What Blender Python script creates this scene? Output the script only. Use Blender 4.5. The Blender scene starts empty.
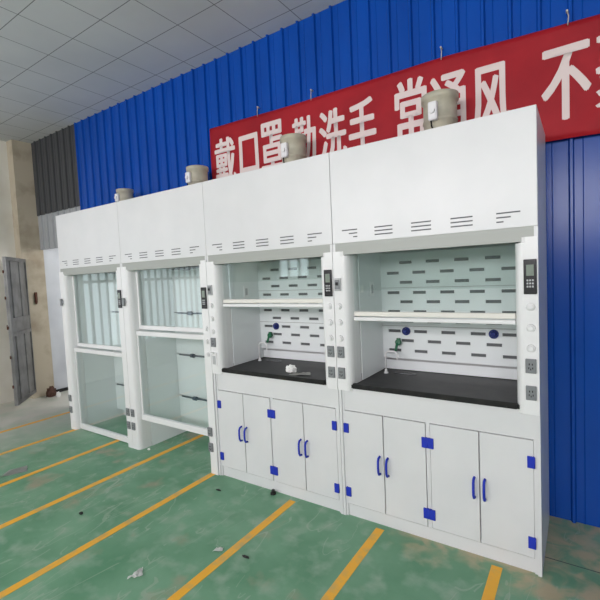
import bpy, bmesh, math, random
from mathutils import Vector, Matrix
random.seed(4)
SC = bpy.context.scene
C = SC.collection

# ------------------------------------------------------------ camera
cam_d = bpy.data.cameras.new('camera'); cam = bpy.data.objects.new('camera', cam_d); C.objects.link(cam)
SC.camera = cam
YAW, PIT, ROL, F = 0.5943, -0.0593, -0.0460, 418.4
cy, sy, cp, sp = math.cos(YAW), math.sin(YAW), math.cos(PIT), math.sin(PIT)
fw = Vector((-sy*cp, cy*cp, sp)); rt = Vector((cy, sy, 0)); up = rt.cross(fw)
c_, s_ = math.cos(ROL), math.sin(ROL)
rr = c_*rt + s_*up; uu = -s_*rt + c_*up
M = Matrix.Identity(4)
for i in range(3):
    M[i][0] = rr[i]; M[i][1] = uu[i]; M[i][2] = -fw[i]
M.translation = Vector((0.1828, -2.4654, 1.6745))
cam.matrix_world = M
cam_d.sensor_width = 36; cam_d.lens = F*36/600
cam_d.clip_start = 0.05; cam_d.clip_end = 200

# ------------------------------------------------------------ world, lights, exposure
w = bpy.data.worlds.new('world'); SC.world = w; w.use_nodes = True
bg = w.node_tree.nodes['Background']
bg.inputs[0].default_value = (0.90, 0.95, 1.0, 1); bg.inputs[1].default_value = 1.9
SC.view_settings.view_transform = 'Standard'; SC.view_settings.look = 'None'
SC.view_settings.gamma = 1; SC.view_settings.exposure = 0.15
SC.view_settings.use_curve_mapping = False

def area(name, loc, rot, sx, sy_, power, col=(1, 1, 1)):
    l = bpy.data.lights.new(name, 'AREA'); l.shape = 'RECTANGLE'; l.size = sx; l.size_y = sy_
    l.energy = power; l.color = col
    o = bpy.data.objects.new(name, l); C.objects.link(o); o.location = loc; o.rotation_euler = rot
    return o
WINX = [-4.3, -2.1, 0.1, 2.3]                        # centres of the high windows in the wall behind the camera
for x in WINX:
    area('window_daylight', (x, -6.62, 2.95), (math.radians(84), 0, 0), 1.7, 1.2, 92, (1.0, 0.95, 0.965))
area('ceiling_area_light', (-3.0, -3.2, 3.84), (0, 0, 0), 0.8, 0.8, 40, (1, 0.99, 0.97))  # unseen area light at ceiling height; no skylight opening is modelled
area('passage_fill', (-4.6, 1.9, 2.3), (0, math.radians(60), 0), 1.0, 1.0, 36, (1.0, 0.98, 0.96))  # added fill light inside the closed passage, to brighten its pale wall

# ------------------------------------------------------------ materials
def mat(name, col, rough=0.5, metal=0.0, spec=0.5, emit=None):
    m = bpy.data.materials.new(name); m.use_nodes = True
    b = m.node_tree.nodes['Principled BSDF']
    b.inputs['Base Color'].default_value = (*col, 1); b.inputs['Roughness'].default_value = rough
    b.inputs['Metallic'].default_value = metal; b.inputs['Specular IOR Level'].default_value = spec
    if emit:
        b.inputs['Emission Color'].default_value = (*emit[0], 1); b.inputs['Emission Strength'].default_value = emit[1]
    return m
def N(m, t, **kw):
    n = m.node_tree.nodes.new(t)
    for k, v in kw.items(): setattr(n, k, v)
    return n
def L(m, a, b): m.node_tree.links.new(a, b)
def noise_mix(m, c1, c2, scale, lo=0.4, hi=0.6, vec=None, detail=5, sc3=(1, 1, 1), coord='Object'):
    """base colour = c1..c2 by a noise; returns colour socket"""
    tc = N(m, 'ShaderNodeTexCoord'); mp = N(m, 'ShaderNodeMapping'); mp.inputs['Scale'].default_value = sc3
    L(m, tc.outputs[coord], mp.inputs['Vector'])
    no = N(m, 'ShaderNodeTexNoise'); no.inputs['Scale'].default_value = scale; no.inputs['Detail'].default_value = detail
    L(m, mp.outputs[0], no.inputs['Vector'])
    mr = N(m, 'ShaderNodeMapRange'); mr.inputs['From Min'].default_value = lo; mr.inputs['From Max'].default_value = hi
    L(m, no.outputs[0], mr.inputs['Value'])
    mx = N(m, 'ShaderNodeMix', data_type='RGBA')
    L(m, mr.outputs[0], mx.inputs['Factor'])
    for s, c in ((6, c1), (7, c2)):
        if isinstance(c, tuple): mx.inputs[s].default_value = (*c, 1)
        else: L(m, c, mx.inputs[s])
    return mx.outputs[2], mr.outputs[0]
def bsdf(m): return m.node_tree.nodes['Principled BSDF']

WHITE = mat('white_enamel', (0.80, 0.80, 0.80), 0.32)
c, _ = noise_mix(WHITE, (0.69, 0.69, 0.70), (0.655, 0.66, 0.67), 3.0, 0.35, 0.65); L(WHITE, c, bsdf(WHITE).inputs['Base Color'])
WHITE2 = mat('white_plastic', (0.76, 0.76, 0.765), 0.28)
LINER = mat('pale_liner_board', (0.78, 0.81, 0.82), 0.25)
CREAM = mat('cream_sash_rail', (0.74, 0.72, 0.67), 0.35)
HEADER = mat('shaded_grey_header', (0.35, 0.365, 0.34), 0.4)  # shade under the canopy is put into this grey
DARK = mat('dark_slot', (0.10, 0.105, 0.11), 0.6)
BLACKTOP = mat('black_phenolic', (0.018, 0.018, 0.020), 0.42, 0.0, 0.3)
c, _ = noise_mix(BLACKTOP, (0.009, 0.009, 0.010), (0.022, 0.021, 0.020), 14, 0.4, 0.7); L(BLACKTOP, c, bsdf(BLACKTOP).inputs['Base Color'])
BLACK = mat('black_plastic', (0.012, 0.012, 0.014), 0.25)
GREY = mat('grey_socket', (0.20, 0.21, 0.22), 0.35)
GREYL = mat('light_grey_socket', (0.42, 0.43, 0.44), 0.4)
SCREEN = mat('lcd_screen', (0.20, 0.24, 0.20), 0.2)
BLUE = mat('blue_plastic', (0.015, 0.035, 0.42), 0.55, 0.0, 0.3)
BLUED = mat('navy_plastic', (0.01, 0.02, 0.16), 0.3)
GREEN = mat('green_plastic', (0.005, 0.12, 0.05), 0.35)
ROD = mat('dark_rod', (0.05, 0.07, 0.11), 0.35)
PAPER = mat('white_paper', (0.85, 0.85, 0.83), 0.8)
FILM = mat('clear_film', (0.55, 0.55, 0.52), 0.25)
RUBBER = mat('black_rubber', (0.015, 0.015, 0.015), 0.7)
SEAM = mat('seam', (0.30, 0.30, 0.30), 0.8)
DUCT = mat('beige_duct_plastic', (0.50, 0.47, 0.36), 0.5)
c, _ = noise_mix(DUCT, (0.50, 0.47, 0.36), (0.40, 0.38, 0.30), 12, 0.35, 0.65); L(DUCT, c, bsdf(DUCT).inputs['Base Color'])

GLASS = bpy.data.materials.new('sash_glass'); GLASS.use_nodes = True
nt = GLASS.node_tree; nt.nodes.remove(nt.nodes['Principled BSDF'])
tr = nt.nodes.new('ShaderNodeBsdfTransparent'); tr.inputs[0].default_value = (0.955, 0.978, 0.972, 1)
gl = nt.nodes.new('ShaderNodeBsdfGlossy'); gl.inputs['Roughness'].default_value = 0.015; gl.inputs[0].default_value = (0.9, 0.97, 0.96, 1)
fr = nt.nodes.new('ShaderNodeLayerWeight')
pw = nt.nodes.new('ShaderNodeMath'); pw.operation = 'POWER'; pw.inputs[1].default_value = 5
ad = nt.nodes.new('ShaderNodeMath'); ad.operation = 'MULTIPLY_ADD'; ad.inputs[1].default_value = 0.90; ad.inputs[2].default_value = 0.055
mx = nt.nodes.new('ShaderNodeMixShader')
nt.links.new(fr.outputs['Facing'], pw.inputs[0]); nt.links.new(pw.outputs[0], ad.inputs[0]); nt.links.new(ad.outputs[0], mx.inputs[0])
nt.links.new(tr.outputs[0], mx.inputs[1]); nt.links.new(gl.outputs[0], mx.inputs[2])
nt.links.new(mx.outputs[0], nt.nodes['Material Output'].inputs[0])

BLUEWALL = mat('blue_corrugated_steel', (0.010, 0.07, 0.33), 0.23, 0.0, 0.28)
c, _ = noise_mix(BLUEWALL, (0.004, 0.070, 0.39), (0.003, 0.056, 0.32), 2.0, 0.3, 0.7, sc3=(1.5, 1.5, 0.5)); L(BLUEWALL, c, bsdf(BLUEWALL).inputs['Base Color'])
DARKWALL = mat('dark_grey_corrugated_steel', (0.048, 0.050, 0.054), 0.42)
PALEWALL = mat('pale_corrugated_sheet', (0.36, 0.375, 0.39), 0.5)
PLASTER = mat('cream_plaster', (0.56, 0.54, 0.48), 0.9)
c, f = noise_mix(PLASTER, (0.74, 0.72, 0.65), (0.64, 0.61, 0.53), 2.2, 0.4, 0.7); L(PLASTER, c, bsdf(PLASTER).inputs['Base Color'])
COLUMN = mat('stained_beige_plaster', (0.5, 0.45, 0.35), 0.9)
c, f = noise_mix(COLUMN, (0.50, 0.44, 0.34), (0.30, 0.24, 0.17), 3.5, 0.48, 0.80); L(COLUMN, c, bsdf(COLUMN).inputs['Base Color'])
WHITEWALL = mat('white_wall', (0.66, 0.66, 0.65), 0.85)
OUTWALL = mat('pale_passage_wall', (0.55, 0.57, 0.60), 0.7)
c, f = noise_mix(OUTWALL, (0.60, 0.62, 0.65), (0.50, 0.52, 0.56), 1.8, 0.4, 0.65); L(OUTWALL, c, bsdf(OUTWALL).inputs['Base Color'])
FRAME = mat('window_frame_white', (0.7, 0.7, 0.7), 0.4)
STEEL = mat('grey_door_steel', (0.16, 0.165, 0.175), 0.45, 0.3)
c, f = noise_mix(STEEL, (0.25, 0.25, 0.245), (0.16, 0.16, 0.158), 5, 0.4, 0.65); L(STEEL, c, bsdf(STEEL).inputs['Base Color'])
RUST = mat('rusty_iron', (0.10, 0.035, 0.02), 0.8)
RED = mat('red_banner_cloth', (0.52, 0.012, 0.022), 0.6)
c, f = noise_mix(RED, (0.70, 0.020, 0.036), (0.52, 0.012, 0.026), 2.5, 0.35, 0.7); L(RED, c, bsdf(RED).inputs['Base Color'])
PRINT = mat('pale_banner_print', (0.72, 0.60, 0.58), 0.7)
YELLOW = mat('yellow_floor_paint', (0.72, 0.36, 0.03), 0.5)
c, f = noise_mix(YELLOW, (0.86, 0.43, 0.030), (0.50, 0.38, 0.16), 9, 0.50, 0.75); L(YELLOW, c, bsdf(YELLOW).inputs['Base Color'])
WASTE = mat('dusty_grey_scrap', (0.45, 0.47, 0.44), 0.8)
CORD = mat('pale_cord', (0.5, 0.45, 0.4), 0.8)

# ceiling: square lay-in tiles, grid drawn as the tiles' joints
CEIL = mat('grey_ceiling_tile', (0.55, 0.55, 0.56), 0.9)
def math_n(m, op, a, b=None, c=None):
    n = N(m, 'ShaderNodeMath', operation=op)
    for i, v in enumerate((a, b, c)):
        if v is None: continue
        if isinstance(v, (int, float)): n.inputs[i].default_value = v
        else: L(m, v, n.inputs[i])
    return n.outputs[0]
geo = N(CEIL, 'ShaderNodeNewGeometry'); sx = N(CEIL, 'ShaderNodeSeparateXYZ'); L(CEIL, geo.outputs['Position'], sx.inputs[0])
T = 0.432
def joint(m, sock, off):
    a = math_n(m, 'FRACT', math_n(m, 'DIVIDE', math_n(m, 'SUBTRACT', sock, off), T))
    a = math_n(m, 'ABSOLUTE', math_n(m, 'SUBTRACT', a, 0.5))
    return math_n(m, 'GREATER_THAN', a, 0.5-0.0085)
jx = joint(CEIL, sx.outputs[0], -3.51); jy = joint(CEIL, sx.outputs[1], 0.063)
j = math_n(CEIL, 'MAXIMUM', jx, jy)
cc, _ = noise_mix(CEIL, (0.68, 0.68, 0.69), (0.61, 0.61, 0.625), 1.5, 0.3, 0.7)
mxx = N(CEIL, 'ShaderNodeMix', data_type='RGBA'); L(CEIL, j, mxx.inputs[0]); L(CEIL, cc, mxx.inputs[6]); mxx.inputs[7].default_value = (0.20, 0.20, 0.21, 1)
L(CEIL, mxx.outputs[2], bsdf(CEIL).inputs['Base Color'])

# floor: worn green paint
FLOOR = mat('worn_green_floor_paint', (0.1, 0.25, 0.15), 0.45)
m = FLOOR
c1, _ = noise_mix(m, (0.095, 0.262, 0.145), (0.170, 0.350, 0.220), 2.2, 0.35, 0.65, detail=8)
c2, _ = noise_mix(m, c1, (0.28, 0.40, 0.30), 7, 0.50, 0.75, detail=9)
c3, _ = noise_mix(m, c2, (0.33, 0.30, 0.21), 3.1, 0.60, 0.74, detail=10)           # worn-through patches
# scratches
tc = N(m, 'ShaderNodeTexCoord')
prev = c3
for (rz, scx, thr) in ((0.5, 3.0, 0.012), (-0.9, 2.2, 0.010), (1.7, 3.6, 0.010)):
    mp = N(m, 'ShaderNodeMapping'); mp.inputs['Rotation'].default_value = (0, 0, rz); mp.inputs['Scale'].default_value = (1, 0.28, 1)
    L(m, tc.outputs['Object'], mp.inputs[0])
    no = N(m, 'ShaderNodeTexNoise'); no.inputs['Scale'].default_value = scx; no.inputs['Detail'].default_value = 3; no.inputs['Distortion'].default_value = 0.6
    L(m, mp.outputs[0], no.inputs['Vector'])
    line = math_n(m, 'LESS_THAN', math_n(m, 'ABSOLUTE', math_n(m, 'SUBTRACT', no.outputs[0], 0.5)), thr*0.4)
    no2 = N(m, 'ShaderNodeTexNoise'); no2.inputs['Scale'].default_value = 1.7+rz*0.3; L(m, tc.outputs['Object'], no2.inputs['Vector'])
    gate = math_n(m, 'GREATER_THAN', no2.outputs[0], 0.52)
    mk = math_n(m, 'MULTIPLY', math_n(m, 'MULTIPLY', line, gate), 0.45)
    q = N(m, 'ShaderNodeMix', data_type='RGBA'); L(m, mk, q.inputs[0]); L(m, prev, q.inputs[6]); q.inputs[7].default_value = (0.34, 0.42, 0.33, 1)
    prev = q.outputs[2]
geo = N(m, 'ShaderNodeNewGeometry'); sx = N(m, 'ShaderNodeSeparateXYZ'); L(m, geo.outputs['Position'], sx.inputs[0])
X, Y = sx.outputs[0], sx.outputs[1]
def mrange(m, s, a, b, c=0, d=1):
    n = N(m, 'ShaderNodeMapRange'); L(m, s, n.inputs[0]); n.inputs[1].default_value = a; n.inputs[2].default_value = b
    n.inputs[3].default_value = c; n.inputs[4].default_value = d; return n.outputs[0]
nz = N(m, 'ShaderNodeTexNoise'); nz.inputs['Scale'].default_value = 3.5; nz.inputs['Detail'].default_value = 8; L(m, tc.outputs['Object'], nz.inputs['Vector'])
# bare concrete band along the foot of the hoods at the right end
band = math_n(m, 'MULTIPLY', mrange(m, X, -1.3, -0.5), mrange(m, Y, -0.42, -0.02))
band = math_n(m, 'MULTIPLY', mrange(m, math_n(m, 'ADD', math_n(m, 'MULTIPLY', band, 0.42), nz.outputs[0]), 0.70, 0.92), 0.85)
nb = N(m, 'ShaderNodeTexNoise'); nb.inputs['Scale'].default_value = 7.0; nb.inputs['Detail'].default_value = 9; nb.inputs['Distortion'].default_value = 0.8; L(m, tc.outputs['Object'], nb.inputs['Vector'])
band = math_n(m, 'MULTIPLY', band, mrange(m, nb.outputs[0], 0.40, 0.56, 0.12, 1.0))
q = N(m, 'ShaderNodeMix', data_type='RGBA'); L(m, band, q.inputs[0]); L(m, prev, q.inputs[6]); q.inputs[7].default_value = (0.46, 0.37, 0.23, 1); prev = q.outputs[2]
# dusty, trodden ground by the doorway
dust = math_n(m, 'MULTIPLY', mrange(m, X, -4.3, -5.8), mrange(m, nz.outputs[0], 0.25, 0.55, 0.55, 1.0))
q = N(m, 'ShaderNodeMix', data_type='RGBA'); L(m, dust, q.inputs[0]); L(m, prev, q.inputs[6]); q.inputs[7].default_value = (0.56, 0.55, 0.49, 1); prev = q.outputs[2]
# expansion joint at the right
jt = math_n(m, 'MULTIPLY', math_n(m, 'LESS_THAN', math_n(m, 'ABSOLUTE', math_n(m, 'SUBTRACT', Y, 0.19)), 0.004), math_n(m, 'GREATER_THAN', X, -0.4))
q = N(m, 'ShaderNodeMix', data_type='RGBA'); L(m, jt, q.inputs[0]); L(m, prev, q.inputs[6]); q.inputs[7].default_value = (0.05, 0.08, 0.06, 1); prev = q.outputs[2]
L(m, prev, bsdf(m).inputs['Base Color'])
L(m, mrange(m, nz.outputs[0], 0.3, 0.7, 0.32, 0.6), bsdf(m).inputs['Roughness'])

# ------------------------------------------------------------ mesh helpers
def box(bm, x0, x1, y0, y1, z0, z1, mi=0, bev=0.0):
    r = bmesh.ops.create_cube(bm, size=1.0, matrix=Matrix.Translation(((x0+x1)/2, (y0+y1)/2, (z0+z1)/2)) @ Matrix.Diagonal((abs(x1-x0), abs(y1-y0), abs(z1-z0), 1)))
    vs = r['verts']; fs = set(f for v in vs for f in v.link_faces)
    for f in fs: f.material_index = mi
    if bev:
        es = list(set(e for v in vs for e in v.link_edges))
        g = bmesh.ops.bevel(bm, geom=es, offset=bev, segments=2, affect='EDGES', profile=0.5)
        for f in g['faces']: f.material_index = mi
    return vs
def cyl(bm, p0, p1, r0, r1=None, n=16, mi=0, cap=True):
    p0, p1 = Vector(p0), Vector(p1); d = p1-p0; r1 = r0 if r1 is None else r1
    mt = Matrix.Translation((p0+p1)/2) @ d.to_track_quat('Z', 'Y').to_matrix().to_4x4()
    g = bmesh.ops.create_cone(bm, cap_ends=cap, segments=n, radius1=r0, radius2=r1, depth=d.length, matrix=mt)
    for f in set(f for v in g['verts'] for f in v.link_faces):
        f.material_index = mi
        if len(f.verts) == 4: f.smooth = True
def tube(bm, pts, r, n=10, mi=0):
    pts = [Vector(p) for p in pts]; rings = []; u = None
    for i, p in enumerate(pts):
        d = (pts[min(i+1, len(pts)-1)]-pts[max(i-1, 0)]).normalized()
        if u is None: u = d.orthogonal()
        u = (u - d*u.dot(d)).normalized(); v = d.cross(u)
        rings.append([bm.verts.new(p + r*math.cos(2*math.pi*k/n)*u + r*math.sin(2*math.pi*k/n)*v) for k in range(n)])
    for a, b in zip(rings, rings[1:]):
        for k in range(n):
            f = bm.faces.new((a[k], a[(k+1) % n], b[(k+1) % n], b[k])); f.smooth = True; f.material_index = mi
    f = bm.faces.new(rings[0][::-1]); f.material_index = mi
    f = bm.faces.new(rings[-1]); f.material_index = mi
def prism(bm, prof, z0, z1, mi=0):
    """vertical prism over a plan profile [(x,y)]"""
    a = [bm.verts.new((x, y, z0)) for x, y in prof]; b = [bm.verts.new((x, y, z1)) for x, y in prof]
    n = len(prof); fs = [bm.faces.new(a[::-1]), bm.faces.new(b)]
    for k in range(n): fs.append(bm.faces.new((a[k], a[(k+1) % n], b[(k+1) % n], b[k])))
    for f in fs: f.material_index = mi
    return fs
def link(name, bm, mats, parent=None):
    bmesh.ops.recalc_face_normals(bm, faces=bm.faces)
    me = bpy.data.meshes.new(name); bm.to_mesh(me); bm.free()
    for mm in (mats if isinstance(mats, (list, tuple)) else [mats]): me.materials.append(mm)
    o = bpy.data.objects.new(name, me); C.objects.link(o)
    if parent is not None: o.parent = parent
    return o
def B(name, mats, parent, *boxes, bev=0.0):
    bm = bmesh.new()
    for b in boxes: box(bm, *b[:6], mi=(b[6] if len(b) > 6 else 0), bev=bev)
    return link(name, bm, mats, parent)
def tag(o, label=None, cat=None, group=None, kind=None):
    if label: o['label'] = label
    if cat: o['category'] = cat
    if group: o['group'] = group
    if kind: o['kind'] = kind
    return o
def struct(name, bm, mats, label=None):
    o = link(name, bm, mats); o['kind'] = 'structure'
    if label: o['label'] = label
    return o
def empty(name, loc, label, cat, group=None, rz=0):
    o = bpy.data.objects.new(name, None); C.objects.link(o); o.location = loc; o.rotation_euler = (0, 0, rz)
    o.empty_display_size = 0.1
    return tag(o, label, cat, group)

# ------------------------------------------------------------ room
XL, XR, YB, YW, ZC = -6.85, 4.2, -6.5, 0.662, 3.835
bm = bmesh.new(); box(bm, XL-0.3, XR+0.2, YB-0.2, 3.2, -0.12, 0); struct('floor', bm, FLOOR, 'worn green painted floor with scratches and dusty patches')
bm = bmesh.new(); box(bm, XL-0.2, XR+0.2, YB-0.2, YW+0.1, ZC, ZC+0.1); struct('ceiling', bm, CEIL, 'grey ceiling of square tiles')

def corrugated(bm, x0, x1, z0, z1, y, pitch=0.163, phase=-0.844, depth=0.022, mi=0):
    prof = [(0, 0), (0.034, 0), (0.044, -1), (0.058, -1), (0.066, 0), (0.108, 0), (0.111, -0.16), (0.114, 0), (0.163, 0)]
    k0 = math.floor((x0-phase)/pitch)-1; pts = []
    k = k0
    while phase+k*pitch < x1+pitch:
        for px, d in prof[:-1]:
            x = phase - 0.052 + k*pitch + px*pitch/0.163
            if x0 < x < x1: pts.append((x, y+d*depth))
        k += 1
    pts = [(x0, y)] + pts + [(x1, y)]
    poly = pts + [(x1, y+0.04), (x0, y+0.04)]
    va = [bm.verts.new((px, py, z0)) for px, py in pts]; vb = [bm.verts.new((px, py, z1)) for px, py in pts]
    for i in range(len(pts)-1):
        f = bm.faces.new((va[i], va[i+1], vb[i+1], vb[i])); f.material_index = mi
    box(bm, x0, x1, y+0.012, y+0.04, z0, z1, mi)
bm = bmesh.new()
corrugated(bm, -5.43, XR, 0, ZC, YW, mi=0)
corrugated(bm, -6.70, -5.43, 2.75, ZC, YW, mi=1)
corrugated(bm, -6.70, -5.43, 2.24, 2.75, YW+0.012, mi=2)
box(bm, -5.55, -5.43, YW+0.012, YW+0.05, 0, 2.24, 1)
struct('wall_back', bm, [BLUEWALL, DARKWALL, PALEWALL], 'blue corrugated steel wall, dark grey at its far left end')
bm = bmesh.new(); box(bm, XL-0.15, XL, YB, -5.0, 0, ZC); box(bm, XL-0.15, XL, -1.2, YW+0.05, 0, ZC); box(bm, XL-0.15, XL, -5.0, -1.2, 0, 0.5); box(bm, XL-0.15, XL, -5.0, -1.2, 3.0, ZC); box(bm, XL, -6.68, 0.40, YW+0.05, 0, ZC, 1)
struct('wall_left', bm, [PLASTER, COLUMN], 'cream plaster end wall with a stained column')
bm = bmesh.new(); box(bm, XR, XR+0.15, YB, YW+0.05, 0, ZC); struct('wall_right', bm, WHITEWALL)
bm = bmesh.new()
for z in (0.5, 1.70, 2.95): box(bm, XL-0.1, XL-0.05, -5.0, -1.2, z, z+0.05)
for k in range(26): box(bm, XL-0.1, XL-0.06, -5.0+k*0.15, -4.975+k*0.15 if k % 4 else -4.955+k*0.15, 0.55, 2.95)
struct('window_6', bm, FRAME)
# wall behind the camera with its windows
WINS = [(-6.15, 1.0, 1.60, 2.75)] + [(x, 1.7, 2.30, 3.60) for x in WINX]
bm = bmesh.new(); xs = [XL] + [v for x, w_, z0, z1 in WINS for v in (x-w_/2, x+w_/2)] + [XR]
for i in range(0, len(xs), 2): box(bm, xs[i], xs[i+1], YB-0.1, YB, 0, ZC)
for x, w_, z0, z1 in WINS:
    box(bm, x-w_/2, x+w_/2, YB-0.1, YB, 0, z0); box(bm, x-w_/2, x+w_/2, YB-0.1, YB, z1, ZC)
struct('wall_front', bm, WHITEWALL)
for i, (x, w_, z0, z1) in enumerate(WINS):
    bm = bmesh.new(); h = w_/2
    box(bm, x-h, x+h, YB-0.07, YB-0.02, z0, z0+0.05); box(bm, x-h, x+h, YB-0.07, YB-0.02, z1-0.05, z1)
    for dx in (-h+0.025, -h/3, h/3, h-0.025): box(bm, x+dx-0.025, x+dx+0.025, YB-0.07, YB-0.02, z0+0.05, z1-0.05)
    box(bm, x-h, x+h, YB-0.065, YB-0.025, z1-0.45, z1-0.41)
    struct('window_%d' % (i+1), bm, FRAME)
# passage beyond the doorway
bm = bmesh.new(); box(bm, -6.85, -6.70, YW+0.05, 3.1, 0.05, 2.7); box(bm, -6.85, -6.685, YW+0.05, 3.1, 0, 0.05, 1); struct('wall_passage', bm, [OUTWALL, RUBBER], 'pale wall seen through the doorway with a black skirting')
bm = bmesh.new(); box(bm, -6.85, -3.6, 3.1, 3.2, 0, 2.7); box(bm, -3.7, -3.6, YW+0.06, 3.1, 0, 2.7, 0); struct('wall_outer', bm, OUTWALL)
bm = bmesh.new(); box(bm, -6.85, -3.6, YW+0.06, 3.2, 2.7, 2.8); struct('ceiling_passage', bm, WHITEWALL)

# painted floor lines
for i, x in enumerate((-0.218, -0.915, -1.612, -2.465, -3.225, -3.94, -4.72, -5.47)):
    bm = bmesh.new(); wd = 0.028
    box(bm, x-wd, x+wd, YB, 0.60 if x < -2.4 else (-0.03 if x < -1 else (-0.03)), 0, 0.0015)
    struct('trim_%d' % (i+1), bm, YELLOW, 'yellow line painted across the green floor')

# ------------------------------------------------------------ fume hoods
HW, D, HT, HB = 0.6, 0.605, 2.475, 1.87      # half width, depth, height, underside of the canopy
IN = 0.478                                  # half width of the lined chamber
def post(root, side, z0, z1, name='post'):
    """side -1: at the left of the opening, +1: at its right; rounded inner edge"""
    bm = bmesh.new()
    pr = [(0.598, -0.010), (0.528, -0.010)]
    for k in range(1, 6):
        a = k/6*math.pi/2
        pr.append((0.528-0.040*math.sin(a), 0.050-0.060*math.cos(a)))
    pr += [(0.486, 0.07), (0.486, 0.13), (0.579, 0.13), (0.579, 0.0), (0.598, 0.0)]
    pr = [(side*x, y) for x, y in pr]
    if side < 0: pr = pr[::-1]
    prism(bm, pr, z0, z1-0.03)
    # top rounded down towards the opening
    pr2 = [(side*x, y) for x, y in [(0.598, -0.010), (0.540, -0.010), (0.520, 0.002), (0.502, 0.05), (0.502, 0.12), (0.579, 0.12), (0.579, 0.0), (0.598, 0.0)]]
    if side < 0: pr2 = pr2[::-1]
    prism(bm, pr2, z1-0.03, z1)
    return link(name, bm, WHITE2, root)
YF = -0.010
def knobs(p, side, zs):
    for z in zs:
        bm = bmesh.new(); cyl(bm, (side*0.562, YF, z), (side*0.562, YF-0.007, z), 0.021, 0.018, 20); cyl(bm, (side*0.562, YF-0.010, z), (side*0.562, YF-0.015, z), 0.014, 0.012, 8)
        link('valve_knob', bm, WHITE2, p)
def sockets(p, side, zs, x=0.560):
    for z in zs:
        bm = bmesh.new(); box(bm, side*x-0.025, side*x+0.025, YF-0.012, YF, z-0.038, z+0.038, 0, 0.003)
        box(bm, side*x-0.018, side*x+0.018, YF-0.0135, YF-0.011, z-0.030, z+0.030, 0)
        for dx, dz in ((-.007, .010), (.007, .010), (-.009, -.010), (.009, -.010), (0, -.016)):
            box(bm, side*x+dx-0.0018, side*x+dx+0.0018, YF-0.0145, YF-0.013, z+dz-0.005, z+dz+0.005, 2)
        link('socket', bm, [GREY, GREYL, BLACK], p)
def display(p, z, x=0.562):
    bm = bmesh.new(); box(bm, x-0.030, x+0.030, YF-0.010, YF, z-0.090, z+0.090, 0, 0.003)
    box(bm, x-0.017, x+0.017, YF-0.0115, YF-0.009, z+0.005, z+0.062, 1)
    for r in range(3):
        for q in range(3): box(bm, x-0.016+q*0.012, x-0.008+q*0.012, YF-0.0115, YF-0.009, z-0.055+r*0.016, z-0.046+r*0.016, 2)
    link('controller_display', bm, [BLACK, SCREEN, GREYL], p)
def breaker(p, z, x=-0.565, h=0.042):
    bm = bmesh.new(); box(bm, x-0.024, x+0.024, YF-0.012, YF, z-h, z+h, 1, 0.003)
    box(bm, x-0.017, x+0.017, YF-0.016, YF-0.011, z-h*0.7, z+h*0.75, 0); box(bm, x-0.008, x+0.008, YF-0.024, YF-0.015, z-0.004, z+0.016, 2)
    link('breaker_switch', bm, [GREY, GREYL, BLACK], p)

def vents(can):
    def grp(rows):
        bm = bmesh.new()
        for x0, x1, z in rows: box(bm, x0, x1, -0.0012, 0.002, z-0.0036, z+0.0036)
        link('vent_slots', bm, DARK, can)
    Z = (1.953, 1.930, 1.907)
    grp([(-0.525, -0.415, Z[0]), (-0.475, -0.415, Z[1]), (-0.445, -0.415, Z[2])])
    for x0 in (-0.295, -0.060, 0.168): grp([(x0, x0+0.118, z) for z in Z])
    grp([(0.405, 0.520, Z[0]), (0.405, 0.475, Z[1]), (0.405, 0.440, Z[2])])

def collar(root):
    bm = bmesh.new(); z0 = HT-0.001
    cx, kr, kh = {-4: (0.085, 0.76, 0.72), -3: (0.075, 0.86, 0.82), -1: (0.02, 0.90, 0.93), 0: (0.005, 0.96, 0.96)}[int(root.location.x)]
    cyy = 0.45
    n = 32; prof = [(0.118, z0), (0.118, z0+0.015), (0.108, z0+0.02), (0.110, z0+0.17), (0.116, z0+0.172), (0.116, z0+0.185), (0.111, z0+0.188), (0.112, z0+0.31), (0.124, z0+0.315), (0.124, z0+0.355), (0.116, z0+0.357), (0.106, z0+0.355), (0.104, z0+0.02)]
    prof = [(r*kr, z0+(z-z0)*kh) for r, z in prof]
    rings = [[bm.verts.new((cx+r*math.cos(2*math.pi*k/n), cyy+r*math.sin(2*math.pi*k/n), z)) for k in range(n)] for r, z in prof]
    for a, b in zip(rings, rings[1:]):
        for k in range(n):
            f = bm.faces.new((a[k], a[(k+1) % n], b[(k+1) % n], b[k])); f.smooth = True
    bm.faces.new(rings[-1])
    o = link('duct_collar', bm, DUCT, root)
    bm = bmesh.new(); box(bm, cx-0.042, cx+0.018, cyy-0.146*kr, cyy-0.104*kr, z0+0.16*kh, z0+0.285*kh, 0, 0.012); cyl(bm, (cx-0.012, cyy-0.144*kr, z0+0.22*kh), (cx-0.012, cyy-0.16*kr, z0+0.22*kh), 0.018, 0.016, 16)
    tube(bm, [(cx-0.025, cyy-0.13*kr, z0+0.165*kh), (cx-0.02, cyy-0.135*kr, z0+0.12*kh), (cx+0.01, cyy-0.135*kr, z0+0.06*kh), (cx+0.05, cyy-0.13*kr, z0+0.012)], 0.005, 8, 1)
    link('damper_actuator', bm, [WHITE2, BLACK], o)

def shell(root):
    can = B('canopy', WHITE, root, (-HW+0.0015, HW-0.0015, 0, D, HB, HT), bev=0.004)
    vents(can)
    for s in (-1, 1):
        a, b = sorted((s*0.5985, s*0.580))
        B('side_panel', WHITE, root, (a, b, 0.0, D, 0, HB))
        a, b = sorted((s*IN, s*(IN+0.006)))
        B('chamber_liner', LINER, root, (a, b, 0.131, 0.588, root['chamber'], HB))
    B('back_panel', WHITE, root, (-0.58, 0.58, 0.59, D, 0, HB))
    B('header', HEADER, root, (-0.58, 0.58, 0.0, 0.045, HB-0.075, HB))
    collar(root)

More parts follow.
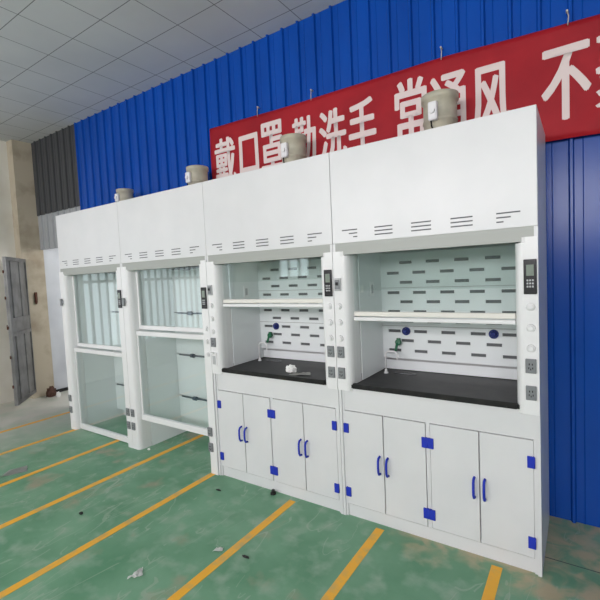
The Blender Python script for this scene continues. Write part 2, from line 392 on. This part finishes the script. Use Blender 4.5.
def slotted_baffle(root):
    # real openings: strips between the rows, blocks between the slots
    bm = bmesh.new(); y0, y1 = 0.505, 0.513; h = 0.0125
    rows = [(1.655, 0), (1.585, 1), (1.51, 0), (1.442, 1), (1.370, 0), (1.300, 1), (1.225, 0), (1.155, 1), (1.080, 0), (1.73, 1)]
    rows.sort()
    z = 1.02
    for zr, ph in rows:
        zr += 0.0
        box(bm, -IN, IN, y0, y1, z, zr-h)
        xs = []; x = -0.43 + (0.098 if ph else 0)
        while x < IN-0.02:
            xs.append((x, min(x+0.094, IN-0.004))); x += 0.1955
        px = -IN
        for a, b in xs:
            box(bm, px, a, y0, y1, zr-h, zr+h); px = b
            # pressed lip under each opening
            box(bm, a, b, y0-0.004, y1, zr-h-0.002, zr-h+0.004)
        box(bm, px, IN, y0, y1, zr-h, zr+h)
        z = zr+h
    box(bm, -IN, IN, y0, y1, z, 1.80)
    for zs in (1.265, 1.548): box(bm, -IN, IN, y0-0.002, y0, zs-0.0015, zs+0.0015, 1)
    box(bm, -IN, IN, 0.5145, 0.5165, 1.03, 1.79, 2)  # dark sheet added behind the slots, standing in for the cavity's shade
    bf = link('baffle', bm, [LINER, SEAM, DARK], root)
    B('lower_baffle', LINER, root, (-IN, IN, 0.535, 0.545, 0.93, 1.0))
    for x, z in ((-0.291, 1.228), (0.301, 1.23)):
        bm = bmesh.new(); cyl(bm, (x, 0.507, z), (x, 0.490, z), 0.030, 0.030, 24); cyl(bm, (x, 0.490, z), (x, 0.470, z), 0.020, 0.014, 20)
        link('support_rod_socket', bm, BLUED, bf)
    bm = bmesh.new()
    tube(bm, [(-0.345, 0.507, 1.145), (-0.345, 0.475, 1.145), (-0.348, 0.455, 1.135), (-0.352, 0.445, 1.105), (-0.356, 0.44, 1.085)], 0.010, 10)
    cyl(bm, (-0.345, 0.48, 1.145), (-0.345, 0.458, 1.150), 0.024, 0.020, 12); box(bm, -0.356, -0.328, 0.462, 0.482, 1.15, 1.178, 0, 0.004)
    link('gas_nozzle', bm, GREEN, bf)

def bench_hood(cx, label, railz):
    root = empty('bench_fume_hood', (cx, 0, 0), label, 'fume hood', 'white laboratory fume hoods standing in a row')
    root['chamber'] = 0.93
    shell(root); slotted_baffle(root)
    pl = post(root, -1, 0.885, 1.818); pr = post(root, 1, 0.885, 1.818)
    # sash: upper glass down to a double rail
    s = B('sash', GLASS, root, (-0.485, 0.485, 0.060, 0.065, railz+0.03, HB-0.075))
    B('sash_rail', CREAM, s, (-0.485, 0.485, 0.046, 0.076, railz-0.008, railz+0.022), bev=0.004)
    B('sash_rail', WHITE2, s, (-0.485, 0.485, 0.040, 0.074, railz-0.038, railz-0.014), bev=0.004)
    B('fixed_pane', GLASS, root, (-0.485, 0.485, 0.095, 0.100, railz+0.16, HB-0.01))
    # worktop with a raised front lip and a cup sink
    wt = B('worktop', BLACKTOP, root, (-0.578, 0.578, 0.004, 0.588, 0.902, 0.926), (-0.49, 0.49, -0.004, 0.022, 0.902, 0.936), bev=0.002)
    bm = bmesh.new(); n = 32; cxx, cyy = -0.285, 0.435
    oa = [bm.verts.new((cxx+0.085*math.cos(2*math.pi*k/n), cyy+0.032*math.sin(2*math.pi*k/n), 0.929)) for k in range(n)]
    ia = [bm.verts.new((cxx+0.073*math.cos(2*math.pi*k/n), cyy+0.022*math.sin(2*math.pi*k/n), 0.929)) for k in range(n)]
    ib = [bm.verts.new((cxx+0.060*math.cos(2*math.pi*k/n), cyy+0.018*math.sin(2*math.pi*k/n), 0.9262)) for k in range(n)]
    oc = [bm.verts.new((cxx+0.085*math.cos(2*math.pi*k/n), cyy+0.032*math.sin(2*math.pi*k/n), 0.925)) for k in range(n)]
    for a, b in ((oc, oa), (oa, ia), (ia, ib)):
        for k in range(n): bm.faces.new((a[k], a[(k+1) % n], b[(k+1) % n], b[k]))
    bm.faces.new(ib); link('cup_sink', bm, BLACK, wt)
    # white gooseneck tap
    bm = bmesh.new(); bx_, by_ = -0.418, 0.40
    cyl(bm, (bx_, by_, 0.926), (bx_, by_, 0.936), 0.017, 0.014, 20); cyl(bm, (bx_, by_, 0.936), (bx_, by_, 0.955), 0.010, 0.009, 16)
    P = [(bx_, by_, 0.96), (bx_, by_, 1.06)]
    for k in range(1, 7):
        a = k/6*math.pi/2; P.append((bx_+0.03-0.03*math.cos(a), by_, 1.06+0.03*math.sin(a)))
    P += [(bx_+0.06, by_, 1.09)]
    for k in range(1, 7):
        a = k/6*math.pi/2; P.append((bx_+0.06+0.03*math.sin(a), by_, 1.06+0.03*math.cos(a)))
    P += [(bx_+0.09, by_, 1.035)]
    tube(bm, P, 0.0068, 10); cyl(bm, (bx_+0.09, by_, 1.045), (bx_+0.09, by_, 1.028), 0.009, 0.005, 12)
    link('gooseneck_tap', bm, WHITE2, root)
    # controls
    display(pr, 1.612); knobs(pr, 1, (1.455, 1.345, 1.238)); sockets(pr, 1, (1.146, 1.003))
    breaker(pl, 1.60 if cx > -1 else 1.585); knobs(pl, -1, (1.455, 1.345, 1.238))
    if cx > -1: sockets(pl, -1, (1.146, 1.003), 0.562)
    else:
        sockets(pl, -1, (1.150,), 0.562)
        bm = bmesh.new(); box(bm, -0.590, -0.534, YF-0.006, YF, 0.955, 1.065, 0, 0.003); box(bm, -0.580, -0.546, YF-0.0075, YF-0.005, 0.965, 1.035, 1); box(bm, -0.590, -0.556, YF-0.03, YF-0.004, 1.058, 1.066, 0)
        link('socket_box', bm, [WHITE2, GREYL], pl)
    # small fittings on the left liner
    B('liner_outlet', [WHITE2, GREYL], root, (-0.478, -0.472, 0.30, 0.36, 1.50, 1.60, 0), (-0.472, -0.471, 0.315, 0.345, 1.52, 1.58, 1))
    if cx > -1:
        B('sticker', PAPER, root, (-0.477, -0.4765, 0.145, 0.19, 1.535, 1.585))
    # base cabinet
    bs = B('base_cabinet', WHITE, root, (-0.58, 0.58, 0.030, 0.588, 0.012, 0.745), (-0.58, 0.58, 0.012, 0.588, 0.745, 0.902),
           (-0.60+0.0015, -0.565, 0.010, 0.03, 0.0, 0.902), (0.565, 0.60-0.0015, 0.010, 0.03, 0.0, 0.902), (-0.012, 0.012, 0.014, 0.03, 0.085, 0.745), (-0.565, 0.565, 0.020, 0.03, 0.0, 0.080))
    doors = ((-0.565, -0.2905, -1), (-0.2865, -0.014, 1), (0.014, 0.2905, -1), (0.2945, 0.565, 1))
    for i, (x0, x1, hs) in enumerate(doors):
        d = B('door', WHITE, root, (x0+0.002, x1-0.001, 0.006, 0.026, 0.090, 0.740), bev=0.0015)
        hx = x1-0.026 if hs < 0 else x0+0.026
        bm = bmesh.new(); tube(bm, [(hx, 0.006, 0.470), (hx, -0.016, 0.466), (hx, -0.026, 0.448), (hx, -0.028, 0.412), (hx, -0.026, 0.376), (hx, -0.016, 0.358), (hx, 0.006, 0.354)], 0.0075, 10)
        link('handle', bm, BLUE, d)
        for z in (0.622, 0.175):
            ex = x0 if hs < 0 else x1
            if i in (0, 3): a, b = (ex-0.004, ex+0.030) if hs < 0 else (ex-0.030, ex+0.004)
            else: a, b = (ex-0.0125, ex+0.022) if hs < 0 else (ex-0.022, ex+0.0125)
            bm = bmesh.new(); box(bm, a, b, -0.002, 0.012, z-0.032, z+0.032, 0, 0.002)
            cyl(bm, ((a if hs < 0 else b), 0.001, z-0.030), ((a if hs < 0 else b), 0.001, z+0.030), 0.004, n=10)
            link('hinge', bm, BLUE, d)
    return root

def walkin_hood(cx, label, zmid, zbot):
    root = empty('walk_in_fume_hood', (cx, 0, 0), label, 'fume hood', 'white laboratory fume hoods standing in a row')
    root['chamber'] = 0.0
    shell(root)
    pl = post(root, -1, 0, 1.835); pr = post(root, 1, 0, 1.835)
    # plain baffle in four panels with dark lattice rods over the joints
    zz = [0.10, 0.430, 0.885, 1.332, 1.80]
    for a, b in zip(zz, zz[1:]): B('baffle_panel', LINER, root, (-IN, IN, 0.510, 0.518, a+0.006, b-0.006))
    for z in (0.430, 0.885, 1.332, 1.80):
        bm = bmesh.new(); tube(bm, [(-0.40, 0.485, z), (0.40, 0.485, z)], 0.0085, 10)
        for x in (-0.20, 0.20):
            cyl(bm, (x-0.022, 0.485, z), (x+0.022, 0.485, z), 0.021, n=14); cyl(bm, (x, 0.465, z), (x, 0.511, z), 0.013, n=10)
        link('lattice_rod', bm, ROD, root)
    # sliding sashes, one behind the other
    g = B('upper_sash', GLASS, root, (-0.485, 0.485, 0.085, 0.090, zmid, HB-0.06))
    B('sash_rail', WHITE2, g, (-0.485, 0.485, 0.074, 0.101, zmid-0.006, zmid+0.034), bev=0.004)
    for a, b in ((-0.488, -0.462), (0.462, 0.488)): B('side_frame', WHITE2, g, (a, b, 0.078, 0.097, zmid+0.034, HB-0.06))
    g = B('lower_sash', GLASS, root, (-0.485, 0.485, 0.052, 0.057, zbot, zmid-0.02))
    B('sash_rail', WHITE2, g, (-0.485, 0.485, 0.034, 0.072, zmid-0.062, zmid-0.020), bev=0.004)
    B('sash_rail', WHITE2, g, (-0.485, 0.485, 0.034, 0.072, zbot, zbot+0.055), bev=0.004)
    for a, b in ((-0.488, -0.470), (0.470, 0.488)): B('side_frame', WHITE2, g, (a, b, 0.044, 0.065, zbot+0.055, zmid-0.062))
    display(pr, 1.520, 0.558)
    knobs(pr, 1, (1.26, 1.15, 1.04)) if cx > -4 else None
    sockets(pr, 1, (0.372, 0.236), 0.535 if cx > -4 else 0.560); sockets(pl, -1, (0.372, 0.236), 0.562)
    bm = bmesh.new(); z = 1.49; cyl(bm, (-0.565, YF, z), (-0.565, YF-0.010, z), 0.026, 0.026, 24, 1); box(bm, -0.583, -0.547, YF-0.024, YF-0.008, z-0.040, z+0.040, 0, 0.005)
    link('rocker_switch', bm, [GREY, GREYL], pl)
    return root

H1 = walkin_hood(-4.2, 'leftmost white walk-in fume hood, its glass sash closed down to the floor', 0.975, 0.008)
H2 = walkin_hood(-3.0, 'white walk-in fume hood with its lower sash raised and an open gap above the floor', 1.215, 0.300)
H3 = bench_hood(-1.8, 'white fume hood with crumpled paper and film on its black worktop', 1.480)
H4 = bench_hood(-0.6, 'rightmost white fume hood, its black worktop bare, blue knobs at the back', 1.392)

# ------------------------------------------------------------ grey steel door leaf, standing open
hx, hy, ex, ey = -6.72, 0.46, -6.157, -0.03
ang = math.atan2(ey-hy, ex-hx); LW = math.hypot(ex-hx, ey-hy)
root = empty('door_1', (hx, hy, 0), 'open grey corrugated steel door leaf by the doorway', 'door', rz=ang)
root['kind'] = 'structure'
bm = bmesh.new()
Z0, Z1 = 0.09, 2.10
box(bm, 0.0, LW, -0.004, 0.004, Z0, Z1)
link('door_sheet', bm, STEEL, root)
fr_ = [(0, 0.05, -0.022, 0.022, Z0, Z1), (LW-0.05, LW, -0.022, 0.022, Z0, Z1), (0.05, LW-0.05, -0.022, 0.022, Z0, Z0+0.05), (0.05, LW-0.05, -0.022, 0.022, Z1-0.05, Z1), (0.05, LW-0.05, -0.022, 0.022, 1.02, 1.07), (0.05, LW-0.05, -0.022, 0.022, 1.22, 1.27), (0.05, LW-0.05, -0.014, 0.014, 1.07, 1.22)]
B('door_frame', STEEL, root, *fr_, bev=0.003)
for k in range(2):
    x = 0.12+k*0.31
    for a, b in ((Z0+0.05, 1.02), (1.27, Z1-0.05)): B('pressed_rib', STEEL, root, (x, x+0.17, -0.018, 0.018, a, b), bev=0.008)
for z in (0.35, 0.75, 1.15, 1.55, 1.9):
    bm = bmesh.new(); cyl(bm, (LW+0.002, -0.02, z-0.02), (LW+0.002, -0.02, z+0.02), 0.010, n=10)
    link('edge_pin', bm, RUST, root)
bm = bmesh.new(); box(bm, LW-0.11, LW-0.05, -0.034, -0.02, 1.09, 1.2, 0, 0.003); tube(bm, [(LW-0.08, -0.03, 1.12), (LW-0.08, -0.06, 1.12), (LW-0.08, -0.06, 1.18), (LW-0.08, -0.03, 1.18)], 0.006)
link('door_handle', bm, RUST, root)

# rusty hinge bracket left on the column
bm = bmesh.new(); box(bm, -6.68, -6.662, 0.53, 0.57, 1.44, 1.60, 0, 0.006); cyl(bm, (-6.655, 0.54, 1.42), (-6.655, 0.54, 1.58), 0.014, n=12)
tag(link('iron_bracket', bm, RUST), 'rusty iron bracket fixed to the stained column beside the doorway', 'bracket')

# ------------------------------------------------------------ banner
def ban_y(x, z): return 0.6225 + 0.0035*math.sin(x*3.1+1.0) + 0.003*math.sin(x*7.3+z*9)
KB = 0.991
BX0, BX1 = -2.90, 1.90
def ban_top(x): return 3.176 - 0.006*(x-BX0) - 0.0065*(x-BX0) - 0.0075*max(0, x+1.6)**2 - 0.012*abs(math.sin((x+3)*1.3))
def ban_h(x): return 0.72 - 0.014*(x-BX0)
bm = bmesh.new(); NX, NZ = 160, 20; grid = []
for i in range(NX+1):
    x = BX0+(BX1-BX0)*i/NX; row = []
    for k in range(NZ+1):
        z = ban_top(x)-ban_h(x)*k/NZ
        y = ban_y(x, z) - 0.008*math.exp(-((x-0.15+(k/NZ-1)*0.9)/0.10)**2)*(k/NZ)
        row.append(bm.verts.new((x, y, z)))
    grid.append(row)
for i in range(NX):
    for k in range(NZ):
        f = bm.faces.new((grid[i][k], grid[i+1][k], grid[i+1][k+1], grid[i][k+1])); f.smooth = True
g = bmesh.ops.solidify(bm, geom=bm.faces[:], thickness=0.002)
banner = tag(link('banner', bm, RED), 'long red cloth banner with white Chinese characters hung on the blue wall', 'banner')
def character(ch, x0, x1, z0, z1):
    cu = bpy.data.curves.new('glyph', 'FONT'); cu.body = ch; cu.offset = 0.004; cu.resolution_u = 3
    tmp = bpy.data.objects.new('glyph', cu); C.objects.link(tmp); bpy.context.view_layer.update()
    me = bpy.data.meshes.new_from_object(tmp.evaluated_get(bpy.context.evaluated_depsgraph_get()))
    bpy.data.objects.remove(tmp); bpy.data.curves.remove(cu)
    bm = bmesh.new(); bm.from_mesh(me); bpy.data.meshes.remove(me)
    if not bm.verts: bm.free(); return
    bmesh.ops.triangulate(bm, faces=bm.faces[:]); 
    for _ in range(2):
        es = [e for e in bm.edges if e.calc_length() > 0.25]
        if es: bmesh.ops.subdivide_edges(bm, edges=es, cuts=1); bmesh.ops.triangulate(bm, faces=bm.faces[:])
    vx = [v.co.x for v in bm.verts]; vy = [v.co.y for v in bm.verts]
    a, b, c, d = min(vx), max(vx), min(vy), max(vy)
    for v in bm.verts:
        x = x0+(v.co.x-a)/(b-a)*(x1-x0); z = z0+(v.co.y-c)/(d-c)*(z1-z0)
        v.co = (0.183+(x-0.183)*KB, ban_y(x, z)-0.0035, 1.6745+(z-1.6745)*KB)
    # heavier strokes: the outline printed again a little to each side
    base = bm.faces[:]
    for q, (dx, dz) in enumerate(((-0.008, 0), (0.008, 0), (0, -0.004), (0, 0.004))):
        g = bmesh.ops.duplicate(bm, geom=base)
        for v in [e for e in g['geom'] if isinstance(e, bmesh.types.BMVert)]:
            v.co += Vector((dx, -0.00012*(q+1), dz))
    bm.normal_update()
    link('printed_character', bm, PRINT, banner)
for ch, x0, x1, zt, zb in (('戴', -2.86, -2.60, 3.055, 2.60), ('口', -2.54, -2.32, 3.02, 2.64), ('罩', -2.275, -2.03, 3.075, 2.60),
                       ('勤', -1.915, -1.69, 3.035, 2.60), ('洗', -1.645, -1.40, 3.025, 2.60), ('手', -1.365, -1.14, 3.035, 2.585),
                       ('常', -0.972, -0.745, 3.075, 2.585), ('通', -0.710, -0.465, 3.03, 2.57), ('风', -0.43, -0.20, 3.005, 2.56),
                       ('不', -0.015, 0.228, 2.99, 2.555), ('聚', 0.262, 0.51, 2.985, 2.545), ('集', 0.55, 0.80, 2.97, 2.53)):
    character(ch, x0, x1, zb, zt)
for x in (-2.27, -1.69, -0.62, 0.12):
    bm = bmesh.new()
    zt = ban_top(x); tube(bm, [(x, 0.607, zt-0.02), (x+0.005, 0.602, zt+0.03), (x-0.003, 0.62, zt+0.07)], 0.003, 6); cyl(bm, (x-0.003, 0.614, zt+0.07), (x-0.003, 0.645, zt+0.07), 0.006, n=8)
    link('hanging_cord', bm, CORD, banner)

# ------------------------------------------------------------ small loose things
def crumple(name, loc, sx_, sy_, sz, mt, seed, label, cat, lift=0.0, sub=3, group=None):
    random.seed(seed); bm = bmesh.new(); bmesh.ops.create_icosphere(bm, subdivisions=sub, radius=1)
    for v in bm.verts:
        k = 1+random.uniform(-0.28, 0.22); v.co = Vector((v.co.x*sx_*k, v.co.y*sy_*k, max(-0.55, v.co.z*k)*sz))
    mz = min(v.co.z for v in bm.verts)
    for v in bm.verts: v.co.z -= mz
    o = link(name, bm, mt); o.location = loc; return tag(o, label, cat, group)
crumple('crumpled_paper', (-1.70, 0.155, 0.9265), 0.045, 0.035, 0.034, PAPER, 3, 'crumpled white paper ball on the black worktop', 'paper')
def sheet(name, loc, rz, w_, h_, mt, label, cat, amp=0.006, seed=1, cut=0.3):
    random.seed(seed); bm = bmesh.new(); n = 6; g = {}
    for i in range(n+1):
        for k in range(n+1):
            u, v = i/n-0.5, k/n-0.5
            g[i, k] = bm.verts.new((u*w_*(1-cut*(v+0.5))+random.uniform(-1, 1)*w_*0.03, v*h_+u*h_*0.3+random.uniform(-1, 1)*h_*0.03, 0.002+amp*random.random()))
    for i in range(n):
        for k in range(n): bm.faces.new((g[i, k], g[i+1, k], g[i+1, k+1], g[i, k+1]))
    bmesh.ops.solidify(bm, geom=bm.faces[:], thickness=0.0015)
    mz = min(v.co.z for v in bm.verts)
    for v in bm.verts: v.co.z -= mz
    o = link(name, bm, mt); o.location = loc; o.rotation_euler = (0, 0, rz); return tag(o, label, cat)
sheet('plastic_film', (-1.58, 0.11, 0.9265), 0.2, 0.17, 0.075, FILM, 'piece of clear plastic film beside the crumpled paper on the worktop', 'film', 0.010, 5)
sheet('paper_scrap', (-1.95, -1.11, 0.0005), 0.5, 0.085, 0.075, PAPER, 'torn white paper scrap on the open green floor', 'paper scrap', 0.014, 2, 0.8)
sheet('paper_scrap', (-4.13, -0.86, 0.0005), 0.9, 0.20, 0.14, WASTE, 'flat grey paper scrap on the far left floor beside a yellow line', 'paper scrap', 0.006, 8)
sheet('paper_scrap', (-1.69, -0.72, 0.0020), 0.3, 0.06, 0.035, PAPER, 'small pale scrap lying on the edge of a yellow floor line', 'paper scrap', 0.008, 9)
crumple('rubber_bit', (-2.875, -0.938, 0), 0.016, 0.013, 0.010, RUBBER, 6, 'tiny round black bit on the green floor between two yellow lines', 'debris', sub=2)
crumple('rubber_bit', (-1.50, -0.685, 0), 0.030, 0.009, 0.008, RUBBER, 7, 'short black strip on the floor right of the small pale scrap', 'debris', sub=2)
crumple('rubber_bit', (-2.22, -0.19, 0), 0.028, 0.008, 0.006, RUBBER, 17, 'thin dark sliver on the floor in front of the cupboard doors', 'debris', sub=2)
crumple('plastic_chip', (-3.42, 0.045, 0), 0.014, 0.014, 0.012, PAPER, 18, 'small white chip on the floor at the foot of the post between the walk-in hoods', 'debris', sub=2)
# black rubber foot cap lying by the plinth
bm = bmesh.new(); cyl(bm, (0, 0, 0), (0, 0, 0.012), 0.022, 0.022, 18); cyl(bm, (0, 0, 0.012), (0, 0, 0.034), 0.015, 0.012, 18)
o = link('rubber_foot_cap', bm, RUBBER); o.location = (-1.80, -0.022, 0); tag(o, 'black rubber foot cap on the floor against the white plinth', 'foot cap')
# rag and clutter beyond the doorway
crumple('cloth_rag', (-6.55, 0.60, 0), 0.06, 0.07, 0.10, mat('brown_cloth', (0.10, 0.05, 0.035), 0.9), 11, 'dark brown rag heaped on the floor against the foot of the column', 'rag')
crumple('crumpled_paper', (-6.42, 0.64, 0), 0.03, 0.03, 0.05, PAPER, 12, 'crumpled white paper on the floor in the doorway beside the brown rag', 'paper')
